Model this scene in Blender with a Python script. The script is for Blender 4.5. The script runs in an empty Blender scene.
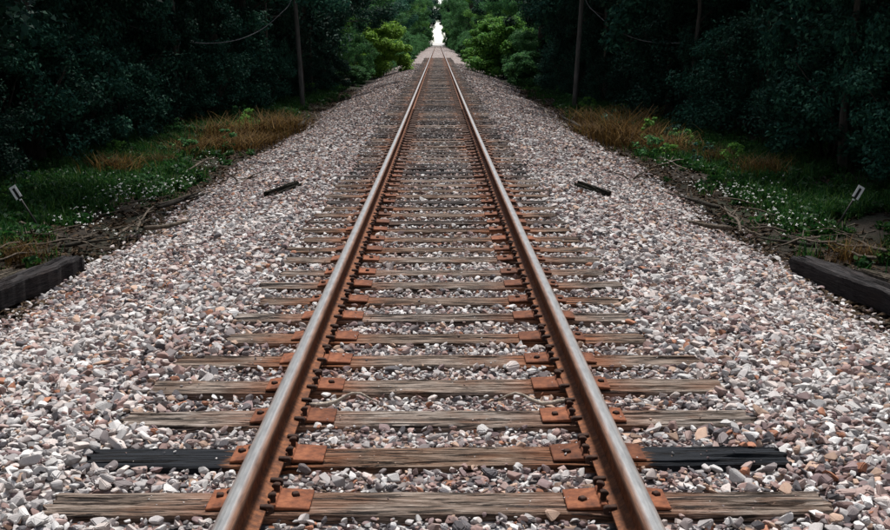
import bpy, bmesh, math, random
import numpy as np
from mathutils import Vector, Matrix, noise

R = math.radians
rng = np.random.default_rng(7)
random.seed(7)
SC = bpy.context.scene
COL = SC.collection

# ------------------------------------------------------------------ camera
F = 1090.0                                   # focal length in pixels of the 890 x 530 photograph
PITCH = math.atan((265 - 48) / F)
YAW = math.atan(7 / F)
CAM_Z = 1.83
cam_d = bpy.data.cameras.new('camera')
cam_d.sensor_width = 36.0
cam_d.lens = 36.0 * F / 890.0
cam_d.clip_start = 0.05
cam_d.clip_end = 5000
cam = bpy.data.objects.new('camera', cam_d)
COL.objects.link(cam)
cam.location = (0, 0, CAM_Z)
cam.rotation_euler = (math.pi / 2 - PITCH, 0, -YAW)
SC.camera = cam

# ------------------------------------------------------------------ sky, sun, exposure
SUN_EL, SUN_AZ = 66.0, 8.0
w = bpy.data.worlds.new('World')
SC.world = w
w.use_nodes = True
wn = w.node_tree.nodes
sky = wn.new('ShaderNodeTexSky')
sky.sky_type = 'NISHITA'
sky.sun_disc = False
sky.sun_elevation = R(SUN_EL)
sky.sun_rotation = R(SUN_AZ)
sky.air_density = 1.0
sky.dust_density = 0.4
sky.ozone_density = 1.0
bg = wn['Background']
bg.inputs['Strength'].default_value = 0.08
hs = wn.new('ShaderNodeHueSaturation')          # thin even cloud takes most of the blue out of the sky
hs.inputs['Saturation'].default_value = 0.42
w.node_tree.links.new(sky.outputs[0], hs.inputs['Color'])
w.node_tree.links.new(hs.outputs[0], bg.inputs['Color'])
sd = bpy.data.lights.new('sun', 'SUN')
sd.energy = 2.3
sd.angle = R(8)
sd.color = (1.0, 0.965, 0.92)
sun = bpy.data.objects.new('sun', sd)
COL.objects.link(sun)
_d = Vector((math.sin(R(SUN_AZ)) * math.cos(R(SUN_EL)), math.cos(R(SUN_AZ)) * math.cos(R(SUN_EL)), math.sin(R(SUN_EL))))
sun.rotation_euler = _d.to_track_quat('Z', 'Y').to_euler()
sun.location = (0, 10, 60)
SC.view_settings.view_transform = 'Standard'
SC.view_settings.look = 'None'
SC.view_settings.exposure = 1.28
SC.view_settings.gamma = 1.0
SC.view_settings.use_curve_mapping = False
SC.render.engine = 'CYCLES'
SC.cycles.use_denoising = True
SC.cycles.max_bounces = 5
SC.cycles.diffuse_bounces = 2
SC.cycles.glossy_bounces = 2
SC.cycles.transmission_bounces = 2
SC.cycles.transparent_max_bounces = 4

# ------------------------------------------------------------------ terrain
def G(y):
    """Height of the track's vertical profile: level near, then climbing gently to a crest."""
    s = 4.0
    t = (min(y, 325.0) - 18.0) / s
    v = s * (math.log1p(math.exp(t)) if t < 30 else t)
    if y > 325:
        v += 0
    return 0.0077 * v

CAMROT = Matrix.Rotation(-YAW, 3, 'Z') @ Matrix.Rotation(math.pi / 2 - PITCH, 3, 'X')
def ray(px, py):
    return (CAMROT @ Vector(((px - 445) / F, -(py - 265) / F, -1.0))).normalized()
def at_z(px, py, z):
    """Photo pixel -> world point on the surface z above the track profile."""
    d = ray(px, py)
    y = 10.0
    for _ in range(60):
        t = (z + G(y) - CAM_Z) / d.z
        y = 0.5 * y + 0.5 * max(1.0, d.y * t)
    return Vector((d.x * t, d.y * t, CAM_Z + d.z * t))
def at_y(px, py, y):
    d = ray(px, py)
    t = y / d.y
    return Vector((d.x * t, y, CAM_Z + d.z * t))

def at_bed(px, py, up=0.0):
    z = -.2
    for _ in range(25):
        p = at_z(px, py, z); z = .5 * z + .5 * (bed_z(p.x, p.y) + up)
    return p
def edge_x(y):                               # half width of the ballast toe
    return 3.85 + 0.12 * math.sin(y * 0.35) + 0.08 * math.sin(y * 1.13 + 1)
def bed_z(x, y):                             # ballast surface, relative to the profile
    a = abs(x)
    e = edge_x(y)
    z = -0.022
    if a > 1.25: z += 0.016 * min(1, (a - 1.25) / .25)
    if a > 1.75:
        t = (a - 1.75) / (e - 1.75)
        z -= 0.55 * t ** 1.15
    return z + 0.018 * noise.noise((x * 1.7, y * 1.7, 3))
def ground_z(x, y):
    a = abs(x)
    z = -0.62
    if a < 3.2: z = -0.9
    elif a < 3.9: z = -0.9 + 0.28 * (a - 3.2) / .7
    z += 0.10 * noise.noise((x * 0.5, y * 0.5, 9)) * min(1, max(0, (a - 3.9)))
    if a > 9: z += min(1.2, (a - 9) * 0.06)
    return z + G(y)

# ------------------------------------------------------------------ node helpers
class NT:
    def __init__(s, name):
        s.m = bpy.data.materials.new(name); s.m.use_nodes = True
        s.t = s.m.node_tree; s.n = s.t.nodes
        s.b = s.n['Principled BSDF']; s.out = s.n['Material Output']
        s.b.inputs['Specular IOR Level'].default_value = 0.25
    def link(s, a, b): s.t.links.new(a, b)
    def new(s, ty, **kw):
        n = s.n.new(ty)
        for k, v in kw.items(): setattr(n, k, v)
        return n
    def val(s, sock, v):
        if isinstance(v, bpy.types.NodeSocket): s.link(v, sock)
        elif isinstance(v, tuple) and len(v) == 3 and sock.type == 'RGBA': sock.default_value = (*v, 1)
        else: sock.default_value = v
    def coord(s, kind='Object', scale=(1, 1, 1)):
        c = s.new('ShaderNodeTexCoord').outputs[kind]
        mp = s.new('ShaderNodeMapping'); mp.inputs['Scale'].default_value = scale
        s.link(c, mp.inputs['Vector']); return mp.outputs[0]
    def attr(s, name, ty='GEOMETRY'):
        a = s.new('ShaderNodeAttribute'); a.attribute_name = name; a.attribute_type = ty
        return a
    def noise(s, vec, scale, detail=3, rough=.55, dist=0):
        n = s.new('ShaderNodeTexNoise'); s.link(vec, n.inputs['Vector'])
        n.inputs['Scale'].default_value = scale; n.inputs['Detail'].default_value = detail
        n.inputs['Roughness'].default_value = rough; n.inputs['Distortion'].default_value = dist
        return n.outputs['Fac']
    def ramp(s, fac, pts, mode='LINEAR'):
        r = s.new('ShaderNodeValToRGB'); r.color_ramp.interpolation = mode
        e = r.color_ramp.elements
        while len(e) < len(pts): e.new(0.5)
        for i, (p, c) in enumerate(pts):
            e[i].position = p; e[i].color = (*c, 1) if isinstance(c, tuple) else (c, c, c, 1)
        s.link(fac, r.inputs['Fac']); return r.outputs['Color']
    def mix(s, fac, a, b, mode='MIX'):
        m = s.new('ShaderNodeMix', data_type='RGBA', blend_type=mode)
        s.val(m.inputs[0], fac); s.val(m.inputs[6], a); s.val(m.inputs[7], b)
        return m.outputs[2]
    def math(s, op, a, b=0.0, clamp=False):
        m = s.new('ShaderNodeMath', operation=op, use_clamp=clamp)
        s.val(m.inputs[0], a); s.val(m.inputs[1], b); return m.outputs[0]
    def bump(s, h, strength=.4, dist=.01):
        b = s.new('ShaderNodeBump'); b.inputs['Strength'].default_value = strength
        b.inputs['Distance'].default_value = dist
        s.link(h, b.inputs['Height']); s.link(b.outputs[0], s.b.inputs['Normal'])
    def fin(s, col, rough=.85, metal=0.0):
        s.val(s.b.inputs['Base Color'], col); s.val(s.b.inputs['Roughness'], rough)
        s.val(s.b.inputs['Metallic'], metal); return s.m

MAT = {}
STONE_RAMP = [(0.0, (.73, .71, .69)), (.11, (.53, .50, .49)), (.20, (.66, .58, .54)), (.30, (.47, .335, .30)), (.42, (.33, .205, .18)),
              (.54, (.245, .165, .165)), (.64, (.215, .185, .185)), (.74, (.54, .36, .26)), (.82, (.085, .083, .095)), (.93, (.42, .16, .075)), (.955, (.74, .73, .72))]
def mk_stone():
    t = NT('crushed_stone')
    a = t.attr('rnd', 'INSTANCER').outputs['Fac']
    base = t.ramp(a, STONE_RAMP, 'CONSTANT')
    v = t.coord('Object')
    n1 = t.noise(v, 26, 4)
    n2 = t.noise(v, 90, 3)
    c = t.mix(t.ramp(n1, [(.35, 0.0), (.7, 1.0)]), base, t.mix(.5, base, (.30, .26, .25)))
    a2 = t.math('FRACT', t.math('MULTIPLY', a, 37.0))
    c = t.mix(1.0, c, t.ramp(a2, [(0, .72), (1, 1.12)]), 'MULTIPLY')
    c = t.mix(t.ramp(n2, [(.55, 0.0), (.75, .55)]), c, t.mix(1.0, c, (.55, .5, .48), 'MULTIPLY'))
    c = t.mix(t.attr('rusty', 'INSTANCER').outputs['Fac'], c, t.mix(n1, (.10, .045, .026), (.24, .125, .08)))
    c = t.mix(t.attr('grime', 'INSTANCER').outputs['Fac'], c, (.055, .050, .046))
    t.bump(n2, .35, .004)
    return t.fin(c, .82)
MAT['stone'] = mk_stone()

def mk_bed():
    t = NT('packed_ballast')
    v = t.coord('Object')
    vo = t.new('ShaderNodeTexVoronoi'); t.link(v, vo.inputs['Vector']); vo.inputs['Scale'].default_value = 17
    sx = t.new('ShaderNodeSeparateColor'); t.link(vo.outputs['Color'], sx.inputs[0])
    c = t.ramp(sx.outputs[0], STONE_RAMP, 'CONSTANT')
    n = t.noise(v, 0.8, 3)
    c = t.mix(t.ramp(n, [(.3, .1), (.7, .6)]), c, (.20, .165, .15))
    edge = t.ramp(vo.outputs['Distance'], [(.3, 1.0), (.75, .35)])
    c = t.mix(1.0, c, edge, 'MULTIPLY')
    t.bump(t.math('SUBTRACT', 1.0, vo.outputs['Distance']), 1.0, .03)
    return t.fin(c, .9)
MAT['bed'] = mk_bed()

def mk_soil():
    t = NT('forest_soil')
    v = t.coord('Object')
    n1 = t.noise(v, .9, 5); n2 = t.noise(v, 14, 5, .7)
    c = t.ramp(n2, [(.25, (.008, .006, .004)), (.5, (.022, .016, .011)), (.62, (.036, .026, .016)), (.8, (.070, .052, .036))])
    c = t.mix(t.ramp(n1, [(.45, 0.0), (.65, .65)]), c, (.016, .026, .010))
    t.bump(n2, .9, .06)
    return t.fin(c, .95)
MAT['soil'] = mk_soil()

def mk_wood(name='weathered_tie_wood', stains=True):
    """Creosoted oak gone grey; object attributes tone / dark / warm vary it from tie to tie."""
    t = NT(name)
    tone = t.attr('tone', 'OBJECT').outputs['Fac']
    seed = t.attr('seed', 'OBJECT').outputs['Fac']
    tc = t.new('ShaderNodeTexCoord').outputs['Object']
    off = t.new('ShaderNodeVectorMath', operation='ADD'); t.link(tc, off.inputs[0])
    cb = t.new('ShaderNodeCombineXYZ'); t.link(seed, cb.inputs[0]); t.link(seed, cb.inputs[1]); t.link(cb.outputs[0], off.inputs[1])
    def st(sc):
        m = t.new('ShaderNodeMapping'); m.inputs['Scale'].default_value = sc; t.link(off.outputs[0], m.inputs['Vector']); return m.outputs[0]
    grain = t.noise(st((4.5, 80, 80)), 1.0, 7, .70, .5)
    crack = t.noise(st((2.4, 38, 38)), 1.0, 6, .66, 1.0)
    blot = t.noise(st((3, 5, 5)), 1.0, 4)
    grey = t.ramp(grain, [(.34, (.035, .026, .020)), (.45, (.16, .125, .10)), (.54, (.33, .27, .23)), (.66, (.58, .51, .46))])
    brown = t.ramp(grain, [(.34, (.020, .012, .008)), (.46, (.10, .058, .036)), (.55, (.215, .132, .084)), (.68, (.42, .31, .23))])
    black = t.ramp(grain, [(.3, (.006, .007, .009)), (.6, (.016, .019, .025)), (.85, (.05, .056, .068))])
    warm = t.math('ADD', tone, t.math('MULTIPLY', t.math('SUBTRACT', blot, .5), 1.3), True)
    c = t.mix(warm, grey, brown)
    dark = t.attr('dark', 'OBJECT').outputs['Fac']
    c = t.mix(dark, c, black)
    if stains:
        sp = t.new('ShaderNodeSeparateXYZ'); t.link(tc, sp.inputs[0])
        ax = t.math('ABSOLUTE', sp.outputs[0])
        # tar still on the outer ends of one tie
        tar = t.attr('tar', 'OBJECT').outputs['Fac']
        # rust washed off the plates
        rust = t.attr('rust', 'OBJECT').outputs['Fac']
        dd = t.math('ABSOLUTE', t.math('SUBTRACT', ax, .74))
        dd = t.math('ADD', dd, t.math('MULTIPLY', t.math('SUBTRACT', blot, .5), .55))
        rm = t.math('MULTIPLY', rust, t.ramp(dd, [(.16, .9), (.42, 0.0)]))
        c = t.mix(rm, c, t.mix(grain, (.11, .035, .014), (.42, .155, .062)))
    if stains:
        c = t.mix(t.math('MULTIPLY', t.ramp(blot, [(.52, 0.0), (.66, .55)]), t.math('SUBTRACT', 1.0, dark)), c, t.mix(grain, (.05, .020, .010), (.34, .17, .10)))
        e = t.math('ADD', ax, t.math('MULTIPLY', t.math('SUBTRACT', crack, .5), .5))
        c = t.mix(t.math('MULTIPLY', tar, t.ramp(t.math('MULTIPLY', e, .5), [(.475, 0.0), (.482, 1.0)])), c, black)
    ck = t.ramp(crack, [(.40, 1.0), (.45, 0.0)])
    c = t.mix(t.math('MULTIPLY', ck, .88), c, (.012, .009, .008))
    h = t.math('SUBTRACT', grain, t.math('MULTIPLY', ck, 1.2))
    t.bump(h, 1.0, .016)
    return t.fin(c, .85)
MAT['wood'] = mk_wood()

def mk_rail():
    t = NT('rail_steel')
    gx = t.attr('gx').outputs['Fac']; gz = t.attr('gz').outputs['Fac']
    v = t.coord('Object', (1, .12, 1))
    v2 = t.coord('Object')
    n = t.noise(v, 55, 4); n2 = t.noise(v2, 22, 6, .75); n3 = t.noise(v, 9, 3)
    rust = t.ramp(n2, [(.3, (.040, .016, .009)), (.48, (.135, .050, .022)), (.66, (.28, .105, .042))])
    headrust = t.ramp(n, [(.3, (.085, .040, .025)), (.7, (.21, .11, .07))])
    e = t.math('ADD', gx, t.math('MULTIPLY', t.math('SUBTRACT', n3, .5), .012))
    band = t.ramp(t.math('ADD', t.math('MULTIPLY', e, 5.0), .5), [(.32, .3), (.37, .65), (.42, 1.0), (.545, 1.0), (.59, .45), (.645, 0.0)])
    top = t.math('GREATER_THAN', gz, .166)
    band = t.math('MULTIPLY', band, top)
    steel = t.ramp(n, [(.3, (.19, .19, .19)), (.7, (.31, .31, .305))])
    head = t.math('GREATER_THAN', gz, .145)
    c = t.mix(head, rust, headrust)
    c = t.mix(band, c, steel)
    t.bump(n2, .25, .002)
    return t.fin(c, t.math('SUBTRACT', .8, t.math('MULTIPLY', band, .36)), t.math('MULTIPLY', band, .75))
MAT['rail'] = mk_rail()

def mk_rust(name, lo, mid, hi, sc=22):
    t = NT(name)
    v = t.coord('Object')
    n = t.noise(v, sc, 5, .65); n2 = t.noise(v, sc * 5, 3)
    oi = t.new('ShaderNodeObjectInfo').outputs['Random']
    c = t.ramp(n, [(.28, lo), (.5, mid), (.75, hi)])
    c = t.mix(1.0, c, t.ramp(oi, [(0, .62), (1, 1.2)]), 'MULTIPLY')
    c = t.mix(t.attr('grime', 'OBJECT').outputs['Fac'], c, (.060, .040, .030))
    t.bump(n2, .3, .003)
    return t.fin(c, .85)
MAT['plate'] = mk_rust('rusty_plate', (.065, .023, .012), (.165, .056, .026), (.29, .108, .049))
MAT['iron'] = mk_rust('dark_iron', (.018, .009, .007), (.045, .022, .015), (.10, .045, .026), 40)

def mk_leaf(name, c0, c1, c2, trans=.25, gloss=.45, lo=.75, hi=1.25):
    t = NT(name)
    a = t.attr('lr').outputs['Fac']
    oi = t.new('ShaderNodeObjectInfo').outputs['Random']
    c = t.ramp(a, [(0, c0), (.55, c1), (1, c2)])
    c = t.mix(1.0, c, t.ramp(oi, [(0, lo), (.6, 1.0), (1, hi)]), 'MULTIPLY')
    t.fin(c, gloss); t.b.inputs['Specular IOR Level'].default_value = .10
    tr = t.new('ShaderNodeBsdfTranslucent'); t.val(tr.inputs['Color'], c)
    ms = t.new('ShaderNodeMixShader'); ms.inputs[0].default_value = trans
    t.link(t.b.outputs[0], ms.inputs[1]); t.link(tr.outputs[0], ms.inputs[2])
    t.link(ms.outputs[0], t.out.inputs['Surface'])
    return t.m
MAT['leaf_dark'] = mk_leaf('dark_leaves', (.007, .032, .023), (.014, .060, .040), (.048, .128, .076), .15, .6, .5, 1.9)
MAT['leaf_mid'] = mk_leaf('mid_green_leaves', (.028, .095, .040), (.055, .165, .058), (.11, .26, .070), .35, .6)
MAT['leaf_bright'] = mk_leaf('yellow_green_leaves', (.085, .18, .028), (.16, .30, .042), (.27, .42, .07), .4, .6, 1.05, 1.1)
MAT['leaf_lime'] = mk_leaf('fresh_green_leaves', (.055, .15, .036), (.10, .25, .048), (.19, .36, .065), .4, .6, .95, 1.15)
MAT['grass'] = mk_leaf('grass_blades', (.008, .036, .010), (.018, .078, .016), (.070, .135, .026), .35)
MAT['dry'] = mk_leaf('dry_fern', (.042, .023, .009), (.095, .053, .017), (.19, .118, .038), .3, .8)
MAT['litter'] = mk_leaf('dead_leaves', (.018, .012, .008), (.045, .028, .016), (.11, .075, .045), .1, .8)
MAT['flower'] = mk_leaf('white_petals', (.6, .6, .56), (.7, .7, .66), (.8, .8, .78), .2, .7)

def mk_bark(name, lo, hi, moss=.5):
    t = NT(name)
    n = t.noise(t.coord('Object', (9, 9, 1.6)), 1.6, 6, .65)
    n2 = t.noise(t.coord('Object'), 1.1, 3)
    c = t.mix(t.ramp(n2, [(.4, 0.0), (.7, moss)]), t.ramp(n, [(.3, lo), (.7, hi)]), (.03, .04, .022))
    t.bump(n, .9, .03)
    return t.fin(c, .92)
MAT['bark'] = mk_bark('bark', (.018, .014, .011), (.070, .056, .044))
MAT['bark_pale'] = mk_bark('pale_bark', (.05, .045, .038), (.16, .14, .12))
MAT['branch'] = mk_bark('dead_branch_wood', (.035, .026, .019), (.16, .125, .095))
MAT['twig'] = mk_bark('pale_twig', (.28, .23, .18), (.58, .50, .42), .05)
MAT['oldlog'] = mk_bark('old_timber', (.008, .007, .006), (.046, .036, .026))
MAT['pole'] = mk_bark('pole_wood', (.05, .047, .044), (.15, .14, .13))

def flat(name, col, rough=.7):
    t = NT(name)
    n = t.noise(t.coord('Object'), 30, 4)
    c = t.mix(t.ramp(n, [(.4, 0.0), (.75, .5)]), col, tuple(x * .55 for x in col))
    return t.fin(c, rough)
MAT['white'] = flat('white_sign_face', (.92, .92, .91), .5)
MAT['black'] = flat('black_paint', (.02, .02, .02))
MAT['post'] = flat('dark_post', (.03, .028, .025))
MAT['wire'] = flat('wire', (.14, .14, .14))
MAT['road'] = flat('pale_road', (.50, .48, .46), .9)

# ------------------------------------------------------------------ object helpers
def mesh_obj(name, me, mat=None, parent=None, loc=None, rot=None):
    o = bpy.data.objects.new(name, me)
    if mat and not me.materials: me.materials.append(MAT[mat] if isinstance(mat, str) else mat)
    COL.objects.link(o)
    if parent: o.parent = parent
    if loc is not None: o.location = loc
    if rot is not None: o.rotation_euler = rot
    return o
def empty(name, loc=(0, 0, 0), rz=0):
    o = bpy.data.objects.new(name, None); COL.objects.link(o)
    o.empty_display_size = .2; o.location = loc; o.rotation_euler.z = rz
    return o
def tag(o, label=None, cat=None, group=None, kind=None):
    if label: o['label'] = label
    if cat: o['category'] = cat
    if group: o['group'] = group
    if kind: o['kind'] = kind
    return o
def pydata(name, v, f, smooth=False):
    me = bpy.data.meshes.new(name); me.from_pydata([tuple(p) for p in v], [], [tuple(x) for x in f])
    if smooth: me.polygons.foreach_set('use_smooth', [True] * len(me.polygons))
    me.update(); return me
def np_quads(name, V, nper, lr=None):
    """V: (n, nper, 3) array, one polygon per row; lr: per-face random."""
    n = V.shape[0]
    me = bpy.data.meshes.new(name)
    me.vertices.add(n * nper); me.vertices.foreach_set('co', V.reshape(-1).astype(np.float32))
    me.loops.add(n * nper); me.loops.foreach_set('vertex_index', np.arange(n * nper, dtype=np.int32))
    me.polygons.add(n)
    me.polygons.foreach_set('loop_start', np.arange(0, n * nper, nper, dtype=np.int32))
    if lr is None: lr = rng.random(n)
    a = me.attributes.new('lr', 'FLOAT', 'FACE'); a.data.foreach_set('value', lr.astype(np.float32))
    me.update(calc_edges=True)
    return me
def tube(verts, faces, pts, radii, nseg=7, jitter=0):
    """Append a tapered tube along pts to the lists."""
    base = len(verts); n = len(pts)
    for i, p in enumerate(pts):
        p = Vector(p)
        d = (Vector(pts[min(i + 1, n - 1)]) - Vector(pts[max(i - 1, 0)])).normalized()
        u = d.orthogonal().normalized() if i == 0 else (u - d * u.dot(d)).normalized()
        v = d.cross(u)
        for k in range(nseg):
            a = 2 * math.pi * k / nseg
            r = radii[i] * (1 + random.uniform(-jitter, jitter))
            verts.append(p + u * math.cos(a) * r + v * math.sin(a) * r)
    for i in range(n - 1):
        for k in range(nseg):
            a = base + i * nseg + k; b = base + i * nseg + (k + 1) % nseg
            faces.append((a, b, b + nseg, a + nseg))
    faces.append(tuple(base + k for k in range(nseg))[::-1])
    faces.append(tuple(base + (n - 1) * nseg + k for k in range(nseg)))
def leaves(name, centers, radii, per, size, flatness=.75, up=.35, elong=1.7):
    """Leaf-sized folded faces spread through clumps."""
    C = np.repeat(np.asarray(centers, float), per, axis=0)
    rad = np.repeat(np.asarray(radii, float), per)
    n = len(C)
    d = rng.normal(size=(n, 3)); d /= np.linalg.norm(d, axis=1)[:, None]
    r = rad * rng.random(n) ** .45
    P = C + d * r[:, None] * np.array([1, 1, flatness])
    nrm = d * .7 + rng.normal(size=(n, 3)) * .6 + np.array([0, 0, up * 2])
    nrm /= np.linalg.norm(nrm, axis=1)[:, None]
    t = np.cross(nrm, rng.normal(size=(n, 3))); t /= np.linalg.norm(t, axis=1)[:, None]
    b = np.cross(nrm, t)
    s = size * (.6 + .8 * rng.random(n))[:, None]
    fold = nrm * s * .18
    V = np.stack([P - t * s * elong * .5, P + b * s * .42 + fold, P + t * s * elong * .5 - fold, P - b * s * .42 + fold], axis=1)
    return np_quads(name, V, 4)

def scatter(obj, coll, pts, rots, scls, idx, rnd, **more):
    """One object of kind stuff: points carrying instances of small meshes."""
    me = obj.data
    n = len(pts)
    me.vertices.add(n); me.vertices.foreach_set('co', np.asarray(pts, np.float32).reshape(-1))
    for nm, ty, key, arr in (('rot', 'FLOAT_VECTOR', 'vector', rots), ('scl', 'FLOAT_VECTOR', 'vector', scls), ('idx', 'INT', 'value', idx), ('rnd', 'FLOAT', 'value', rnd)) + tuple((k, 'FLOAT', 'value', a) for k, a in more.items()):
        a = me.attributes.new(nm, ty, 'POINT')
        a.data.foreach_set(key, np.ascontiguousarray(np.asarray(arr, np.int32 if ty == 'INT' else np.float32).reshape(-1)))
    me.update()
    ng = bpy.data.node_groups.new('scatter_' + obj.name, 'GeometryNodeTree')
    ng.interface.new_socket('Geometry', in_out='INPUT', socket_type='NodeSocketGeometry')
    ng.interface.new_socket('Geometry', in_out='OUTPUT', socket_type='NodeSocketGeometry')
    N = ng.nodes; L = ng.links
    gi = N.new('NodeGroupInput'); go = N.new('NodeGroupOutput')
    ci = N.new('GeometryNodeCollectionInfo'); ci.inputs['Collection'].default_value = coll
    ci.inputs['Separate Children'].default_value = True; ci.inputs['Reset Children'].default_value = True
    ip = N.new('GeometryNodeInstanceOnPoints'); ip.inputs['Pick Instance'].default_value = True
    L.new(gi.outputs[0], ip.inputs['Points']); L.new(ci.outputs[0], ip.inputs['Instance'])
    for nm, ty, sock in (('rot', 'FLOAT_VECTOR', 'Rotation'), ('scl', 'FLOAT_VECTOR', 'Scale'), ('idx', 'INT', 'Instance Index')):
        na = N.new('GeometryNodeInputNamedAttribute'); na.data_type = ty; na.inputs['Name'].default_value = nm
        L.new(na.outputs['Attribute'], ip.inputs[sock])
    L.new(ip.outputs[0], go.inputs[0])
    m = obj.modifiers.new('scatter', 'NODES'); m.node_group = ng
    return obj

# ------------------------------------------------------------------ ground and ballast bed
def grid(name, xs, ys, fz):
    v = [(x, y, fz(x, y)) for y in ys for x in xs]
    nx = len(xs)
    f = [(j * nx + i, j * nx + i + 1, (j + 1) * nx + i + 1, (j + 1) * nx + i) for j in range(len(ys) - 1) for i in range(nx - 1)]
    return pydata(name, v, f, True)
def steps(pairs):
    out = []
    for a, b, s in pairs:
        k = max(1, round((b - a) / s)); out += [a + (b - a) * i / k for i in range(k)]
    out.append(pairs[-1][1]); return out
hx = steps([(0, 3.2, 1.6), (3.2, 10, .34), (10, 40, 5), (40, 400, 90)])
gxs = [-x for x in hx[:0:-1]] + hx
gys = steps([(-60, 0, 10), (0, 60, .5), (60, 330, 6), (330, 1500, 100)])
ground = tag(mesh_obj('ground', grid('ground', gxs, gys, ground_z), 'soil'), kind='structure')

BED_END = 330.0
bys = steps([(-8, 40, .5), (40, BED_END, 2.5)])
bv, bf = [], []
nb = 33
for y in bys:
    e = edge_x(y) + .15
    for i in range(nb):
        x = -e + 2 * e * i / (nb - 1)
        bv.append((x, y, bed_z(x, y) - .022 + G(y)))
for j in range(len(bys) - 1):
    for i in range(nb - 1):
        a = j * nb + i; bf.append((a, a + 1, a + nb + 1, a + nb))
bed = tag(mesh_obj('ballast_bed', pydata('ballast_bed', bv, bf, True), 'bed'), kind='structure')

# ------------------------------------------------------------------ railway ties
TIE0, PITCHT = 4.21, 0.521
N_TIES = 224
ties = []                                     # (y, half length, half width)
def tie_mesh(seed, half, hw, depth=.17, amp=1.0):
    random.seed(seed)
    nx, ny, nz = 40, 20, 3
    grooves = [(random.uniform(-.8, .8) * hw, random.uniform(-1, 1) * half, random.uniform(.25, .8), random.uniform(.010, .022)) for _ in range(8)]
    grooves += [(random.uniform(-.7, .7) * hw, sg * half, random.uniform(.2, .5), random.uniform(.018, .036)) for sg in (-1, 1, -1, 1)]
    bm = bmesh.new()
    def disp(x, y, z):
        g = noise.noise((x * 1.1 + seed * 7, y * 34, z * 20 + seed))
        g2 = noise.noise((x * 4 + seed * 3, y * 70, z * 50))
        top = (z > -.02)
        dz = (g * .007 + g2 * .004) if top else 0
        if top:
            for (gy, gx_, gl, gd) in grooves:
                q = abs(y - gy - .012 * noise.noise((x * 2, gy * 50, 3)))
                if q < .012 and abs(x - gx_) < gl: dz -= gd * (1 - q / .012) * min(1, 3 * (1 - abs(x - gx_) / gl))
        w = noise.noise((x * 1.4 + seed * 13, (1 if y > 0 else -1) * 5.0, seed))
        w += .6 * noise.noise((x * 6 + seed * 3, (1 if y > 0 else -1) * 9.0, seed))
        dy = w * .013 * (1 if abs(y) > hw * .8 else .4)
        if abs(y) > hw * .95 and top: dz -= .006 + .012 * max(0, noise.noise((x * 3, seed, y * 20)))
        dx = 0
        if abs(x) > half * .985:
            dx = (.05 * noise.noise((y * 26, z * 12, seed * 5)) - .02) * (1 if x > 0 else -1)
        return Vector((x + dx * amp, y + dy * amp, z + dz * amp))
    def face_grid(fn, na, nb):
        vs = [[bm.verts.new(disp(*fn(i / na, j / nb))) for j in range(nb + 1)] for i in range(na + 1)]
        for i in range(na):
            for j in range(nb):
                bm.faces.new((vs[i][j], vs[i + 1][j], vs[i + 1][j + 1], vs[i][j + 1]))
    face_grid(lambda a, b: (-half + 2 * half * a, -hw + 2 * hw * b, 0), nx, ny)
    face_grid(lambda a, b: (half - 2 * half * a, -hw, -depth * b), nx, nz)[0:0] if False else None
    face_grid(lambda a, b: (-half + 2 * half * a, -hw, -depth + depth * b), nx, nz)
    face_grid(lambda a, b: (-half + 2 * half * a, hw, -depth * b), nx, nz)
    face_grid(lambda a, b: (-half, -hw + 2 * hw * a, -depth + depth * b), ny, nz)
    face_grid(lambda a, b: (half, -hw + 2 * hw * a, -depth * b), ny, nz)
    bmesh.ops.remove_doubles(bm, verts=bm.verts, dist=.0015)
    bmesh.ops.recalc_face_normals(bm, faces=bm.faces)
    me = bpy.data.meshes.new('tie'); bm.to_mesh(me); bm.free()
    me.materials.append(MAT['wood'])
    return me
long_ties = [tie_mesh(11 + i, 1.615 - .008 * i, .112) for i in range(5)]
std_ties = [tie_mesh(31 + i, 1.32 + .02 * i, .105 + .003 * (i % 3)) for i in range(7)]

def box_bm(bm, x0, x1, y0, y1, z0, z1, taper=0):
    vs = [bm.verts.new((x, y, z)) for z, s in ((z0, 0), (z1, taper)) for x, y in ((x0 + s, y0 + s), (x1 - s, y0 + s), (x1 - s, y1 - s), (x0 + s, y1 - s))]
    for f in ((3, 2, 1, 0), (4, 5, 6, 7), (0, 1, 5, 4), (1, 2, 6, 5), (2, 3, 7, 6), (3, 0, 4, 7)):
        bm.faces.new([vs[k] for k in f])
    return vs
def poly_extrude(name, pts, axis_len, bevel=0):
    """Outline in x-z, extruded along y, one closed piece."""
    bm = bmesh.new()
    a = [bm.verts.new((x, -axis_len / 2, z)) for x, z in pts]
    f = bm.faces.new(a)
    ret = bmesh.ops.extrude_face_region(bm, geom=[f])
    bmesh.ops.translate(bm, verts=[g for g in ret['geom'] if isinstance(g, bmesh.types.BMVert)], vec=(0, axis_len, 0))
    bmesh.ops.recalc_face_normals(bm, faces=bm.faces)
    if bevel: bmesh.ops.bevel(bm, geom=bm.edges[:], offset=bevel, segments=1, affect='EDGES')
    me = bpy.data.meshes.new(name); bm.to_mesh(me); bm.free(); return me
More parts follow.
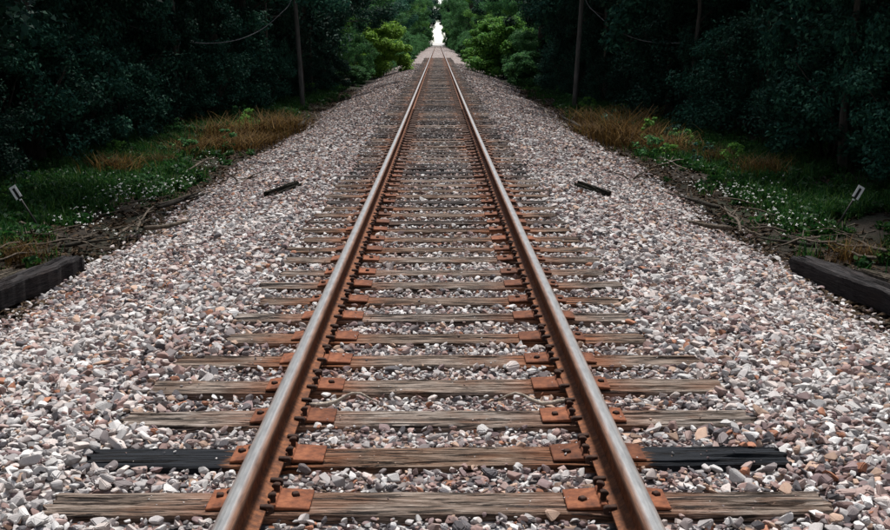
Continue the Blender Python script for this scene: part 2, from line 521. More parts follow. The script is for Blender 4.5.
# local +x points to the gauge side
def mirror_pts(p): return [(-x, z) for x, z in p][::-1]
PLATE = [(-.185, .002), (.235, .002), (.235, .012), (.100, .020), (.098, .030), (.074, .030), (.072, .021), (-.072, .021), (-.074, .032), (-.098, .032), (-.100, .022), (-.185, .012)]
plate_me = {s: poly_extrude('plate', PLATE if s > 0 else mirror_pts(PLATE), .195, .003) for s in (1, -1)}
SPIKE = [(-.012, -.01), (.012, -.01), (.012, .022), (.022, .026), (.024, .036), (.010, .046), (-.014, .046), (-.020, .036), (-.012, .026)]
spike_me = poly_extrude('spike', SPIKE, .030, .004)
bm = bmesh.new(); box_bm(bm, -.016, .016, -.016, .016, -.004, .012, .003); bmesh.ops.bevel(bm, geom=bm.edges[:], offset=.003, segments=1, affect='EDGES')
bolt_me = bpy.data.meshes.new('bolt'); bm.to_mesh(bolt_me); bm.free()
for s in (1, -1): plate_me[s].materials.append(MAT['plate'])
spike_me.materials.append(MAT['iron']); bolt_me.materials.append(MAT['iron'])

RX = 0.7535
TIE_GROUP = 'wooden railway ties under the rails'
SPECIAL = {                                   # tone, dark, tar, rust, label
    0: (.45, 0, 0, .55, 'cracked grey-brown long tie just before the tie with tar-black ends'),
    1: (.80, 0, 1, .9, 'brown long tie with tar-black ends outside the rails'),
    2: (.10, 0, 0, .55, 'pale grey long tie right behind the tie with tar-black ends'),
    3: (.38, 0, 0, .8, 'light brown long tie, second behind the tie with tar-black ends'),
    4: (.45, 0, 0, 1., 'split greyish long tie, third behind the tie with tar-black ends'),
    5: (.62, 0, 0, 1., 'rust-stained brown short tie, first after the five long ties'),
}
random.seed(5)
trnd = random.Random(21)
for i in range(N_TIES):
    y = TIE0 + PITCHT * i + trnd.uniform(-.018, .018)
    if i < 5: me = long_ties[i]; half = 1.615 - .008 * i
    else:
        k = trnd.randrange(7); me = std_ties[k]; half = 1.32 + .02 * k
    if i in SPECIAL: tone, dark, tar, rust, lab = SPECIAL[i]
    else:
        q = trnd.random(); tar = 0
        pd = .10 if y < 11 else (.32 if y < 22 else .75)
        if q < pd: tone, dark, rust, lab = .6, trnd.uniform(.55, .9), trnd.uniform(.1, .5), 'dark creosote-stained wooden tie in the long row under the rails'
        elif q < pd + (1 - pd) * (.65 if y < 22 else .25): tone, dark, rust, lab = trnd.uniform(.55, .85), 0.1, trnd.uniform(.7, 1), 'rust-stained brown wooden tie in the long row beyond the long ties'
        else: tone, dark, rust, lab = trnd.uniform(.15, .4), .12, trnd.uniform(.4, .8), 'weathered grey wooden tie in the long row beyond the long ties'
    dx = 0 if i < 5 else trnd.uniform(-.05, .05)
    flip = trnd.random() < .5 and i >= 5
    t = mesh_obj('railway_tie', me, None, None, (dx, y, G(y) + trnd.uniform(-.006, .004)), (0, 0, (math.pi if flip else 0) + trnd.uniform(-.008, .008)))
    # profile slope
    t.rotation_euler.x = math.atan((G(y + .1) - G(y - .1)) / .2) * (-1 if flip else 1)
    tag(t, lab, 'railway tie', TIE_GROUP)
    t['tone'] = tone; t['dark'] = float(dark); t['tar'] = float(tar); t['rust'] = float(rust); t['seed'] = trnd.uniform(0, 40)
    ties.append((y, half, .115, dx))
    if i < 140:
        for s in (-1, 1):
            p = mesh_obj('tie_plate', plate_me[-s], None, t)
            xl = (s * RX - dx) * (-1 if flip else 1)
            if flip: p.rotation_euler.z = math.pi
            p['grime'] = min(.85, max(0., (y - 9) / 18 + trnd.uniform(-.15, .2)))  # dirtier, duller plates farther along
            p.location = (xl, trnd.uniform(-.006, .006), .003)
            if i < 34:
                for (sx, sy, rot) in ((.086, .05, math.pi), (.086, -.055, math.pi), (-.088, trnd.choice((-.05, .05)), 0)):
                    if sx > 0 and trnd.random() < .12: continue
                    if s < 0: r_ = rot
                    else: r_ = math.pi - rot
                    k = mesh_obj('spike', spike_me, None, p)
                    k.location = ((sx if s < 0 else -sx), sy + trnd.uniform(-.01, .01), .022 + trnd.uniform(0, .01))
                    k.scale = (.85, .85, .9)
                    k.rotation_euler = (trnd.uniform(-.08, .08), trnd.uniform(-.08, .08), r_ + trnd.uniform(-.25, .25))
                for sx in (.165, -.145):
                    if trnd.random() < .55:
                        k = mesh_obj('bolt', bolt_me, None, p)
                        k.location = ((sx if s < 0 else -sx), trnd.uniform(-.03, .03), .018); k.rotation_euler.z = trnd.uniform(0, 1)
                        k.scale = (1, 1.0, 1)

# ------------------------------------------------------------------ rails
RAIL_PTS = [(-.070, 0), (.070, 0), (.070, .011), (.030, .022), (.012, .034), (.009, .060), (.009, .118), (.014, .132), (.033, .141), (.0365, .150),
            (.0365, .163), (.0345, .170), (.030, .1745), (.022, .177), (.008, .1785), (-.008, .1785), (-.022, .177), (-.030, .1745), (-.0345, .170), (-.0365, .163),
            (-.0365, .150), (-.033, .141), (-.014, .132), (-.009, .118), (-.009, .060), (-.012, .034), (-.030, .022), (-.070, .011)]
RB = 0.0215
ANCH = [(-.074, -.014), (.074, -.014), (.098, -.004), (.100, .020), (.090, .028), (.046, .030), (.044, .0225), (.078, .0135), (.080, -.002), (-.080, -.002), (-.080, .014), (-.062, .020), (-.062, .028), (-.088, .024), (-.092, -.006)]
def mk_railmesh(s):
    """s=+1: gauge side is +x (left rail)."""
    ys = steps([(-6, 60, 2), (60, BED_END - 4, 6)])
    v, f, gx, gz = [], [], [], []
    n = len(RAIL_PTS)
    for y in ys:
        for x, z in RAIL_PTS:
            v.append((x * s, y, z + G(y))); gx.append(x); gz.append(z)
    for j in range(len(ys) - 1):
        for k in range(n):
            a = j * n + k; b = j * n + (k + 1) % n
            q = (a, a + n, b + n, b)
            f.append(q[::-1] if s > 0 else q)
    f.append(tuple(range(n)) if s > 0 else tuple(range(n))[::-1])
    e = (len(ys) - 1) * n
    f.append(tuple(e + k for k in range(n))[::-1] if s > 0 else tuple(e + k for k in range(n)))
    me = pydata('rail', v, f)
    sm = []
    for p in me.polygons: sm.append(p.area > 0 and abs(p.normal.y) < .5)
    for nm, arr in (('gx', gx), ('gz', gz)):
        a = me.attributes.new(nm, 'FLOAT', 'POINT'); a.data.foreach_set('value', arr)
    return me
for s, nm in ((1, 'left'), (-1, 'right')):
    x = -s * RX
    r = mesh_obj('steel_rail', mk_railmesh(s), 'rail', None, (x, 0, RB))
    tag(r, 'left-hand steel rail with polished worn head running into the distance' if s > 0 else 'right-hand steel rail with polished worn head running into the distance', 'rail', 'two rails of the track')
    am = poly_extrude('anchor', ANCH if s > 0 else mirror_pts(ANCH), .026, .003); am.materials.append(MAT['iron'])
    for (ty, hf, hw, dx) in ties[:52]:
        for e in (-1, 1):
            yy = ty + e * (hw + .028) + trnd.uniform(-.008, .008)
            a = mesh_obj('rail_anchor', am, None, r, (0, yy, G(yy)), (0, 0, trnd.uniform(-.06, .06)))

# ------------------------------------------------------------------ ballast stones
stone_col = bpy.data.collections.new('stone_shapes')
stone_meshes = []
for k in range(18):
    random.seed(100 + k)
    bm = bmesh.new()
    ax = Vector((1.0, random.uniform(.62, .95), random.uniform(.42, .75)))
    for _ in range(random.randint(11, 15)):
        d = Vector((random.gauss(0, 1), random.gauss(0, 1), random.gauss(0, 1))).normalized()
        p = Vector((d.x * ax.x, d.y * ax.y, d.z * ax.z)) * random.uniform(.8, 1.1)
        bm.verts.new(p * .5)
    bmesh.ops.convex_hull(bm, input=bm.verts[:])
    bmesh.ops.delete(bm, geom=[v for v in bm.verts if not v.link_faces], context='VERTS')
    bmesh.ops.dissolve_limit(bm, angle_limit=R(12), verts=bm.verts[:], edges=bm.edges[:])
    bmesh.ops.bevel(bm, geom=bm.edges[:], offset=.075, segments=2, affect='EDGES', clamp_overlap=True)
    me = bpy.data.meshes.new('stone'); bm.to_mesh(me); bm.free()
    me.materials.append(MAT['stone'])
    stone_meshes.append(me)
    o = bpy.data.objects.new('stone_shape_%02d' % k, me); stone_col.objects.link(o)

tie_y = np.array([t[0] for t in ties]); tie_h = np.array([t[1] for t in ties]); tie_dx = np.array([t[3] for t in ties])
def free_of_track(X, Y, margin):
    i = np.clip(np.round((Y - TIE0) / PITCHT).astype(int), 0, N_TIES - 1)
    inr = (Y > TIE0 - .4) & (Y < TIE0 + PITCHT * N_TIES)
    hit = inr & (np.abs(Y - tie_y[i]) < .112 + margin) & (np.abs(X - tie_dx[i]) < tie_h[i] + .01 + margin)
    rail = np.abs(np.abs(X) - RX) < .082
    return ~hit & ~rail
P_, S_, Rn_ = [], [], []
def layer(y0, y1, sp, size, lift, keep=1.0, margin=.012, cover=0.0):
    xs = np.arange(-4.2, 4.2, sp); ys = np.arange(y0, y1, sp)
    X, Y = np.meshgrid(xs, ys)
    X = (X + rng.uniform(-.5, .5, X.shape) * sp).ravel(); Y = (Y + rng.uniform(-.5, .5, Y.shape) * sp).ravel()
    # only what this place could show from about here
    ok = np.abs(X) < .43 * Y + .9
    ok &= rng.random(len(X)) < keep
    X, Y = X[ok], Y[ok]
    E = np.array([edge_x(y) for y in Y])
    toe = E + .06 * rng.normal(size=len(E)) + rng.exponential(.16, len(E))
    ok = np.abs(X) < toe
    fr = free_of_track(X, Y, margin)
    if cover: fr |= (rng.random(len(X)) < cover) & (np.abs(np.abs(X) - RX) > .26)
    ok &= fr
    X, Y = X[ok], Y[ok]
    s = size * np.exp(rng.normal(0, .30, len(X)))
    inner = np.abs(X) < 1.3
    s = np.where(inner, s * .72, s)
    s = np.minimum(s, size * 1.7)
    Z = np.array([max(bed_z(x, y) + G(y), ground_z(x, y)) for x, y in zip(X, Y)]) + lift + rng.normal(0, .006, len(X))
    under = np.abs(np.abs(X) - RX) < .12
    Z = np.where(under, np.minimum(Z, np.array([G(y) for y in Y]) - .036), Z)
    P_.append(np.stack([X, Y, Z], 1)); S_.append(s)
layer(3.3, 9, .044, .064, -.014, 1.0, .002)
layer(3.3, 9, .058, .071, .008, .85, .010)
layer(3.3, 20, .034, .034, .004, .35, .006)
layer(9, 20, .055, .072, -.012)
layer(9, 20, .068, .075, .008, .8, .010)
layer(20, 42, .075, .082, .0)
layer(42, 92, .115, .11, -.01, 1, .0, .05)
chips = []                                    # small chips lying on the ties
for _ in range(900):
    q = int(rng.integers(0, 26)); x = rng.uniform(-1.5, 1.5)
    if abs(x) > tie_h[q] - .05 or abs(abs(x) - RX) < .12: continue
    chips.append((x + tie_dx[q], tie_y[q] + rng.uniform(-.10, .10), G(tie_y[q]) + (.022 if abs(abs(x) - RX) < .24 else .003)))
P_.append(np.array(chips)); S_.append(np.minimum(.034, .011 * np.exp(rng.normal(0, .5, len(chips)))))
P = np.concatenate(P_); S = np.concatenate(S_)
n = len(P)
rot = np.stack([rng.normal(0, .36, n), rng.normal(0, .36, n), rng.uniform(0, 6.283, n)], 1)
# patches of paler and of redder stone, as dumped
patch = np.array([noise.noise((p[0] * .55, p[1] * .55, 40)) for p in P])
rnd = np.clip(rng.random(n), 0, .999)
far_shift = np.clip((P[:, 1] - 10) / 26, 0, 1)      # farther on, fewer pale stones and more dark ones
rnd = np.where(rng.random(n) < far_shift * .6, rng.uniform(.32, .93, n), rnd)
pale = (rng.random(n) < np.clip(.34 + patch * .7, 0, .65) * (1 - .85 * far_shift)); rnd = np.where(pale, rng.random(n) * .3, rnd)
far_ = np.clip((P[:, 1] - 7) / 12, 0, 1)
rusty = np.exp(-((np.abs(P[:, 0]) - RX) / .26) ** 2) * (.25 + .5 * far_) * rng.random(n) ** .6
grime = np.clip(np.where(np.abs(P[:, 0]) < 1.45, .8, .60) * np.clip((P[:, 1] - 7.5) / 24, 0, 1) * (.4 + .6 * rng.random(n)), 0, .8)  # stones mix toward a dark tone farther along, most between the tie ends
scl = np.stack([S, S * rng.uniform(.85, 1.1, n), S * rng.uniform(.7, 1.05, n)], 1)
idx = rng.integers(0, len(stone_meshes), n)
# the 300 largest in view become stones of their own
mid = Matrix.Rotation(0, 3, 'X')
MT = np.array(CAMROT.transposed())
pc = (P - np.array([0, 0, CAM_Z])) @ MT.T
u = 445 + F * pc[:, 0] / -pc[:, 2]; vv = 265 - F * pc[:, 1] / -pc[:, 2]
app = S / -pc[:, 2]
inview = (u > 6) & (u < 884) & (vv > 0) & (vv < 526) & (P[:, 2] > np.array([bed_z(a, b) + G(b) for a, b in P[:, :2]]) + .002)
order = np.argsort(-np.where(inview, app, 0))[:294]
sel = np.zeros(n, bool); sel[order] = True
for k in order:
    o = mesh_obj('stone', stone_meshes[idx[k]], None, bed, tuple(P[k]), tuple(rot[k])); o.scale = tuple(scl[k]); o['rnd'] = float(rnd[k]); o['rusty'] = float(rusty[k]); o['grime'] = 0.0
for (px, py, sz, rv) in ((26, 322, .10, .95), (846, 322, .10, .95), (393, 378, .13, .90), (716, 503, .08, .82), (240, 505, .0, .1)):
    if not sz: continue
    p = at_z(px, py, -.05)
    p.z = bed_z(p.x, p.y) + G(p.y) + .02
    o = mesh_obj('stone', stone_meshes[int(px) % 18], None, bed, p, (0, 0, px)); o.scale = (sz, sz * .7, sz * .7); o['rnd'] = rv
g = mesh_obj('loose_gravel', bpy.data.meshes.new('loose_gravel'), None, bed)
tag(g, kind='stuff')
k = ~sel
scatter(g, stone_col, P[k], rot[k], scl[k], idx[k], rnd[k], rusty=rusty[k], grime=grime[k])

# ------------------------------------------------------------------ discarded timbers, sticks
def beam(name, a, b, w, h, mat, seed, label, cat, group=None):
    """Rough squared timber lying from a to b."""
    a, b = Vector(a), Vector(b)
    d = (b - a); L = d.length
    me = tie_mesh(seed, L / 2, w / 2, h, 3.0)
    me.materials.clear(); me.materials.append(MAT[mat])
    o = mesh_obj(name, me, None, None, (a + b) / 2)
    o.rotation_euler = d.to_track_quat('X', 'Z').to_euler()
    for kk, vv_ in (('tone', .85), ('dark', .9), ('seed', seed * 1.0), ('tar', 0.), ('rust', 0.)): o[kk] = vv_
    return tag(o, label, cat, group)
for s in (0, 1):
    mx = (lambda x: x) if s == 0 else (lambda x: 876 - x)
    side = 'left' if s == 0 else 'right'
    a = at_z(mx(76), 255, -.36); b = at_z(mx(-70), 309, -.38)
    beam('discarded_timber', a, b, .24, .21, 'wood', 60 + s, 'large dark discarded tie lying at the ballast edge %s of the track' % side, 'timber', 'discarded ties at the ballast edge')
    a = at_z(mx(98), 247, -.42); b = at_z(mx(-40), 292, -.45)
    a = at_z(mx(20), 268, -.40); b = at_z(mx(-90), 300, -.42)
    beam('discarded_timber', a, b, .16, .12, 'branch', 64 + s, 'thin grey timber lying behind the large discarded tie %s of the track' % side, 'timber', 'discarded ties at the ballast edge')
    a = at_bed(mx(299), 181, .08); b = at_bed(mx(267), 192, .08)
    beam('short_timber', a, b, .17, .14, 'oldlog', 70 + s, 'short dark broken timber lying alone on the gravel %s of the track' % side, 'timber', 'short timbers on the gravel')

def stick_mesh(seed, L, r, twigs=3, curve=.12):
    random.seed(seed)
    v, f = [], []
    n = 9
    pts = []
    ox, oz = random.uniform(0, 9), random.uniform(0, 9)
    for i in range(n):
        t = i / (n - 1)
        pts.append(Vector((L * (t - .5), curve * L * noise.noise((t * 2.2 + ox, 1, 1)), .5 * curve * L * noise.noise((t * 2 + oz, 5, 1)) + r)))
    tube(v, f, pts, [r * (1 - .65 * i / (n - 1)) * random.uniform(.75, 1.2) for i in range(n)], 7, .22)
    for _ in range(twigs):
        i = random.randrange(2, n - 1)
        d = Vector((random.uniform(.2, 1), random.choice((-1, 1)) * random.uniform(.4, 1), random.uniform(0, .7))).normalized()
        l = L * random.uniform(.15, .35)
        tp = [pts[i] + d * l * q + Vector((0, 0, .05 * l * math.sin(q * 5))) for q in (0, .35, .7, 1)]
        tube(v, f, tp, [r * .5, r * .4, r * .28, r * .12], 5, .1)
    return pydata('stick', v, f, True)
st_me = [stick_mesh(200 + k, 1.0, .022 + .006 * (k % 3), 2 + k % 4, .16) for k in range(6)]
for m_ in st_me: m_.materials.append(MAT['branch'])
lg_me = stick_mesh(310, 1.0, .045, 0, .06); lg_me.materials.append(MAT['branch'])
dk_me = stick_mesh(311, 1.0, .045, 1, .05); dk_me.materials.append(MAT['oldlog'])
tw_me = stick_mesh(300, 1.0, .03, 0, .22); tw_me.materials.append(MAT['twig'])
for s in (0, 1):
    mx = (lambda x: x) if s == 0 else (lambda x: 876 - x)
    side = 'left' if s == 0 else 'right'
    def place(me, pa, pb, z, rr=1.0, name='dead_branch', label=None, cat='branch', group=None, zb=None):
        a = at_z(mx(pa[0]), pa[1], z); b = at_z(mx(pb[0]), pb[1], z if zb is None else zb)
        d = b - a; o = mesh_obj(name, me, None, None, (a + b) / 2)
        o.rotation_euler = d.to_track_quat('X', 'Z').to_euler(); o.scale = (d.length, rr * (.45 + .12 * d.length), rr * (.45 + .12 * d.length))
        return tag(o, label, cat, group)
    place(tw_me, (309, 405), (378, 402), .008, 1.0, 'pale_twig', 'pale curved twig lying between ties beside the %s rail' % side, 'twig', 'twigs between the ties')
    place(lg_me, (146, 232), (200, 222), -.42, 1.5, 'fallen_log', 'grey-brown fallen branch at the gravel edge %s of the track' % side, 'log', 'fallen logs at the gravel edge')
    gb = 'dead branches in the debris beside the ballast'
    lb = 'dead branch lying in the debris beside the ballast %s of the track' % side
    segs = [((75, 240), (120, 226)), ((0, 233), (55, 236)), ((10, 250), (60, 243)), ((60, 238), (110, 250)), ((115, 237), (150, 220)), ((135, 232), (152, 208)), ((150, 210), (134, 222)),
            ((20, 226), (70, 232)), ((0, 262), (40, 250)), ((185, 160), (230, 168)), ((190, 170), (215, 158)), ((90, 232), (140, 228)), ((205, 200), (243, 186)), ((160, 207), (205, 190)),
            ((40, 246), (95, 238)), ((100, 216), (150, 205)), ((230, 180), (262, 168)), ((262, 172), (300, 150)), ((310, 128), (340, 108)), ((5, 240), (50, 228)), ((-10, 255), (30, 238)), ((120, 205), (170, 196))]
    for q, (pa, pb) in enumerate(segs):
        place(st_me[(q * 5 + s) % 6], pa, pb, -.56 + .05 * (q % 3), 1.0, 'dead_branch', lb, 'branch', gb, -.52 + .07 * (q % 2))
    for (pa, pb, z_, r_) in (((158, 209), (222, 191), -.52, 1.1), ((296, 128), (318, 116), -.52, 1.1), ((60, 248), (120, 240), -.54, 1.2)):
        place(dk_me, pa, pb, z_, r_, 'fallen_log', 'dark rotting log lying along the gravel edge %s of the track' % side, 'log', 'rotting logs along the gravel edge')
    # dark clod / short stump on the toe
    place(st_me[3], (236, 187), (250, 180), -.38, 2.6, 'broken_stump', 'small dark broken stump on the gravel slope %s of the track' % side, 'stump', 'broken stumps on the slope')

# ------------------------------------------------------------------ tilted marker signs
def sign(px, sgn, label):
    base = at_z(876 - 46 if sgn > 0 else 46, 238, -.6)
    root = empty('marker_sign', base)
    lean = R(27) * sgn
    top = at_y(px, 192, base.y + .02)
    d = (top - base); L = d.length
    v, f = [], []
    tube(v, f, [(0, 0, -.2), (0, 0, L * .5), (0, 0, L - .1)], [.014, .013, .012], 8)
    po = mesh_obj('post', pydata('post', v, f, True), 'post', root)
    root.rotation_euler = (0, math.atan2(d.x, d.z), 0)
    w_, h_, th = .095, .175, .006
    # black backing plate with a white frame open at the bottom
    bm = bmesh.new(); box_bm(bm, -w_ / 2, w_ / 2, -.022, -.016, L - h_ / 2, L + h_ / 2)
    me = bpy.data.meshes.new('sign_panel'); bm.to_mesh(me); bm.free()
    pn = mesh_obj('sign_panel', me, 'black', root)
    b = .029
    U = [(-w_ / 2, -h_ / 2 - .001), (-w_ / 2 + b, -h_ / 2 - .001), (-w_ / 2 + b, h_ / 2 - b), (w_ / 2 - b, h_ / 2 - b), (w_ / 2 - b, -h_ / 2 + .012), (w_ / 2, -h_ / 2 + .012), (w_ / 2, h_ / 2 + .001), (-w_ / 2, h_ / 2 + .001)]
    if sgn > 0: U = mirror_pts(U)
    me = poly_extrude('frame', U, .004)
    fr = mesh_obj('sign_frame', me, 'white', pn, (0, -.0265, L))
    bm = bmesh.new(); box_bm(bm, -.016, .016, -.021, -.015, L - h_ / 2 - .03, L - h_ / 2 - .012)
    me = bpy.data.meshes.new('tab'); bm.to_mesh(me); bm.free()
    mesh_obj('reflector_tab', me, 'white', root)
    tag(root, label, 'sign', 'small tilted marker signs')
sign(17, -1, 'small white-framed marker sign on a leaning post left of the track')
sign(857, 1, 'small white-framed marker sign on a leaning post right of the track')

# ------------------------------------------------------------------ poles and wires
for s in (0, 1):
    mx = (lambda x: x) if s == 0 else (lambda x: 877 - x)
    b = at_z(mx(303), 108, -.6); b.z = ground_z(b.x, b.y) - .1
    tp = at_y(mx(295), 0, b.y)
    d = (tp - b).normalized()
    v, f = [], []
    H = 7.5
    tube(v, f, [d * (H * q) for q in (0, .1, .25, .5, .75, 1)], [.10, .094, .09, .086, .08, .07], 12, .04)
    po = mesh_obj('wooden_pole', pydata('pole', v, f, True), 'pole', None, b)
    tag(po, 'slender leaning wooden pole at the forest edge %s of the track' % ('left' if s == 0 else 'right'), 'pole', 'leaning wooden poles')
    # sagging wire
    px = [(291, 0), (280, 14), (262, 29), (240, 39), (215, 43), (190, 42), (160, 35), (125, 24), (90, 10), (70, 2)]
    pts = [b + d * 5.2] + [at_y(mx(x), y, b.y - .3 - 1.6 * q) for q, (x, y) in enumerate(px)]
    e = pts[-1] + (pts[-1] - pts[-2]) * 2.4 + Vector((0, 0, .5)); pts.append(e)
    sm = []
    for i in range(len(pts) - 1):
        p0, p1, p2, p3 = pts[max(0, i - 1)], pts[i], pts[i + 1], pts[min(len(pts) - 1, i + 2)]
        for q in range(5):
            u_ = q / 5
            sm.append(.5 * (2 * p1 + (p2 - p0) * u_ + (2 * p0 - 5 * p1 + 4 * p2 - p3) * u_ ** 2 + (3 * p1 - p0 - 3 * p2 + p3) * u_ ** 3))
    sm.append(pts[-1]); v, f = [], []
    tube(v, f, sm, [.014] * len(sm), 6)
    tag(mesh_obj('sagging_wire', pydata('wire', v, f, True), 'wire'), 'thin grey wire sagging from the leaning pole %s of the track' % ('left' if s == 0 else 'right'), 'wire', 'sagging wires')

# ------------------------------------------------------------------ trees and shrubs
def tree_meshes(seed, H, cb, rad, clumps, per, size, trunk_r, limbs=11):
    random.seed(seed)
    v, f = [], []
    n = 9
    wob = [Vector((noise.noise((i * .5, seed, 0)) * .35, noise.noise((i * .5, seed, 7)) * .35, 0)) for i in range(n)]
    pts = [Vector((0, 0, H * .92 * i / (n - 1) - (.15 if i == 0 else 0))) + wob[i] - wob[0] for i in range(n)]
    tube(v, f, pts, [trunk_r * (1.35 if i == 0 else 1) * (1 - .8 * i / (n - 1)) for i in range(n)], 8, .06)
    cs, rs = [], []
    for l in range(limbs):
        t = cb / H + (1 - cb / H) * (l + random.random() * .6) / limbs * .92
        z = t * H
        i = min(n - 2, int(t / .92 * (n - 1))); p0 = pts[i].lerp(pts[i + 1], min(1, t / .92 * (n - 1) - i)) if i < n - 1 else pts[-1]
        prof = math.sin(math.pi * min(1, max(.12, .15 + .8 * (t - cb / H) / (1 - cb / H)))) ** .7
        ln = rad * prof * random.uniform(.75, 1.15)
        a = l * 2.4 + random.uniform(-.5, .5)
        d = Vector((math.cos(a), math.sin(a), random.uniform(.05, .5)))
        lp = [p0 + d * ln * q + Vector((0, 0, -.25 * ln * q * q * random.uniform(.2, 1))) + Vector((random.gauss(0, .05), random.gauss(0, .05), 0)) * ln for q in (0, .3, .6, .9)]
        lp[0] = p0
        r0 = trunk_r * .4 * (1 - .5 * t)
        tube(v, f, lp, [r0, r0 * .7, r0 * .45, r0 * .15], 5)
        for c in range(max(1, clumps // limbs)):
            q = random.uniform(.35, 1.05)
            k = min(2, int(q / .3)); b_ = lp[k].lerp(lp[k + 1], min(1.2, (q - .3 * k) / .3)) if k < 3 else lp[3]
            cs.append(b_ + Vector((random.gauss(0, .32), random.gauss(0, .32), random.gauss(0, .25))) * (rad * .42)); rs.append(random.uniform(.4, .8) * rad * .30)
    tm = pydata('trunk', v, f, True)
    cm = leaves('crown', cs, rs, per, size)
    return tm, cm
def shrub_meshes(seed, H, rad, clumps, per, size, sr=1.0):
    random.seed(seed)
    v, f = [], []
    cs, rs = [], []
    ns = 7
    for l in range(ns):
        a = l * 2.4 + random.uniform(-.6, .6); rr = rad * random.uniform(.25, .8)
        e = Vector((math.cos(a) * rr, math.sin(a) * rr, H * random.uniform(.55, .92)))
        b0 = Vector((math.cos(a) * .12, math.sin(a) * .12, -.1))
        m = b0.lerp(e, .5) + Vector((random.gauss(0, .1), random.gauss(0, .1), .12)) * rad
        tube(v, f, [b0, m, e], [.035 * sr, .022 * sr, .008 * sr], 5)
    for c in range(clumps):
        a = random.uniform(0, 6.28); z = random.uniform(.06, 1) ** .8
        pr = math.sqrt(max(.05, 1 - ((z - .38) / .64) ** 2))
        q = rad * pr * random.random() ** .45
        cs.append(Vector((math.cos(a) * q, math.sin(a) * q, H * z))); rs.append(random.uniform(.5, 1.0) * rad * .30)
    sm = pydata('stems', v, f, True)
    return sm, leaves('foliage', cs, rs, per, size)
def put(name, parts, loc, rz, sc, label, cat, group):
    e = empty(name, loc, rz); e.scale = sc if isinstance(sc, tuple) else (sc, sc, sc)
    for pn, me, mat in parts:
        o = bpy.data.objects.new(pn, me); COL.objects.link(o); o.parent = e
        if not me.materials: me.materials.append(MAT[mat])
        if me.materials[0] != MAT[mat]:
            o.material_slots[0].link = 'OBJECT'; o.material_slots[0].material = MAT[mat]
    return tag(e, label, cat, group)

TREES = [tree_meshes(400 + k, 11 + k, 2.2 + .35 * k, 3.4 + .25 * k, 77, 260, .095, .16 + .02 * k) for k in range(4)]
SHRUBS = [shrub_meshes(500 + k, 2.6 + .25 * k, 1.5 + .1 * k, 60, 190, .058) for k in range(4)]
WEEDS = [shrub_meshes(540 + k, .45 + .08 * k, .34, 14, 30, .042, .12) for k in range(4)]
prng = random.Random(77)

def forest_x(y):                              # forest edge, half width
    pts = [(-20, 9.5), (10, 9.2), (17, 8.6), (32, 8.2), (42, 7.2), (52, 6.2), (75, 5.8), (110, 5.6), (330, 5.2)]
    for (a, xa), (b, xb) in zip(pts, pts[1:]):
        if y <= b: return xa + (xb - xa) * (y - a) / (b - a)
    return 5.2
for s in (-1, 1):
    side = 'left' if s < 0 else 'right'
    # front shrubs
    y = 11.0
    while y < 60:
        x = forest_x(y) + prng.uniform(-.2, .7)
        sh = prng.choice(SHRUBS)
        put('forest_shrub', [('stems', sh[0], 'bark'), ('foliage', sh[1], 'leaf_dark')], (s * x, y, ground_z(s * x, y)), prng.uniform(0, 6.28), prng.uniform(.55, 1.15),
            'dark leafy shrub in the front row of the forest edge %s of the track' % side, 'shrub', 'dark shrubs along the forest edge')
        y += prng.uniform(1.5, 3.0)
    # second row
    y = 12.0
    while y < 70:
        x = forest_x(y) + prng.uniform(1.8, 3.6)
        sh = prng.choice(SHRUBS)
        put('forest_shrub', [('stems', sh[0], 'bark'), ('foliage', sh[1], 'leaf_dark')], (s * x, y, ground_z(s * x, y)), prng.uniform(0, 6.28), prng.uniform(1.0, 1.5),
            'taller dark shrub behind the front row of shrubs %s of the track' % side, 'shrub', 'dark shrubs along the forest edge')
        y += prng.uniform(1.8, 2.8)
    # tall trees near
    y = -44.0
    while y < 70:
        for off in (.6, 3.8):
            x = forest_x(y) + off + prng.uniform(-.5, 1.2); yy = y + prng.uniform(-1, 1)
            tr = prng.choice(TREES); bk = prng.choice(['bark', 'bark', 'bark_pale'])
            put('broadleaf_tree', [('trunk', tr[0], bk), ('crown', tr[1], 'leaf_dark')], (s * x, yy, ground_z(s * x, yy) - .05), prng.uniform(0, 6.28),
                prng.uniform(.9, 1.25), 'tall dark-leaved tree with %s trunk in the shaded forest %s of the track' % ('pale' if bk == 'bark_pale' else 'dark', side), 'tree', 'tall trees of the shaded forest')
        y += prng.uniform(3.0, 4.8)
    # farther trees, closing in on the line
    y = 72.0
    while y < 330:
        k = (y - 72) / 258
        for off in ((3.6, 7.5) if y < 190 else (1.4, 5.0)):
            x = forest_x(y) + off + prng.uniform(-.4, 1.0) - 1.6 * k; yy = y + prng.uniform(-2, 2)
            tr = prng.choice(TREES)
            q_ = prng.random(); mat = 'leaf_mid' if q_ < .55 else ('leaf_lime' if q_ < .75 else 'leaf_dark')
            put('broadleaf_tree', [('trunk', tr[0], 'bark'), ('crown', tr[1], mat)], (s * x, yy, ground_z(s * x, yy) - .05), prng.uniform(0, 6.28),
                prng.uniform(.95, 1.3), {'leaf_mid': 'mid-green', 'leaf_lime': 'fresh-green', 'leaf_dark': 'dark'}[mat] + ' broadleaf tree farther down the line, %s of the track' % side, 'tree', 'trees farther down the line')
        # low greenery between
        for _ in range(2):
            x = forest_x(y) - .3 + prng.uniform(-.6, .6) - .7 * k; yy = y + prng.uniform(-3, 3)
            if yy < 66: continue
            sh = prng.choice(SHRUBS)
            put('lineside_bush', [('stems', sh[0], 'bark'), ('foliage', sh[1], 'leaf_mid')], (s * x, yy, ground_z(s * x, yy)), prng.uniform(0, 6.28), prng.uniform(.8, 1.2),
                'mid-green bush beside the gravel farther down the line, %s of the track' % side, 'bush', 'bushes beside the gravel down the line')
        y += 6.5 + 5 * k
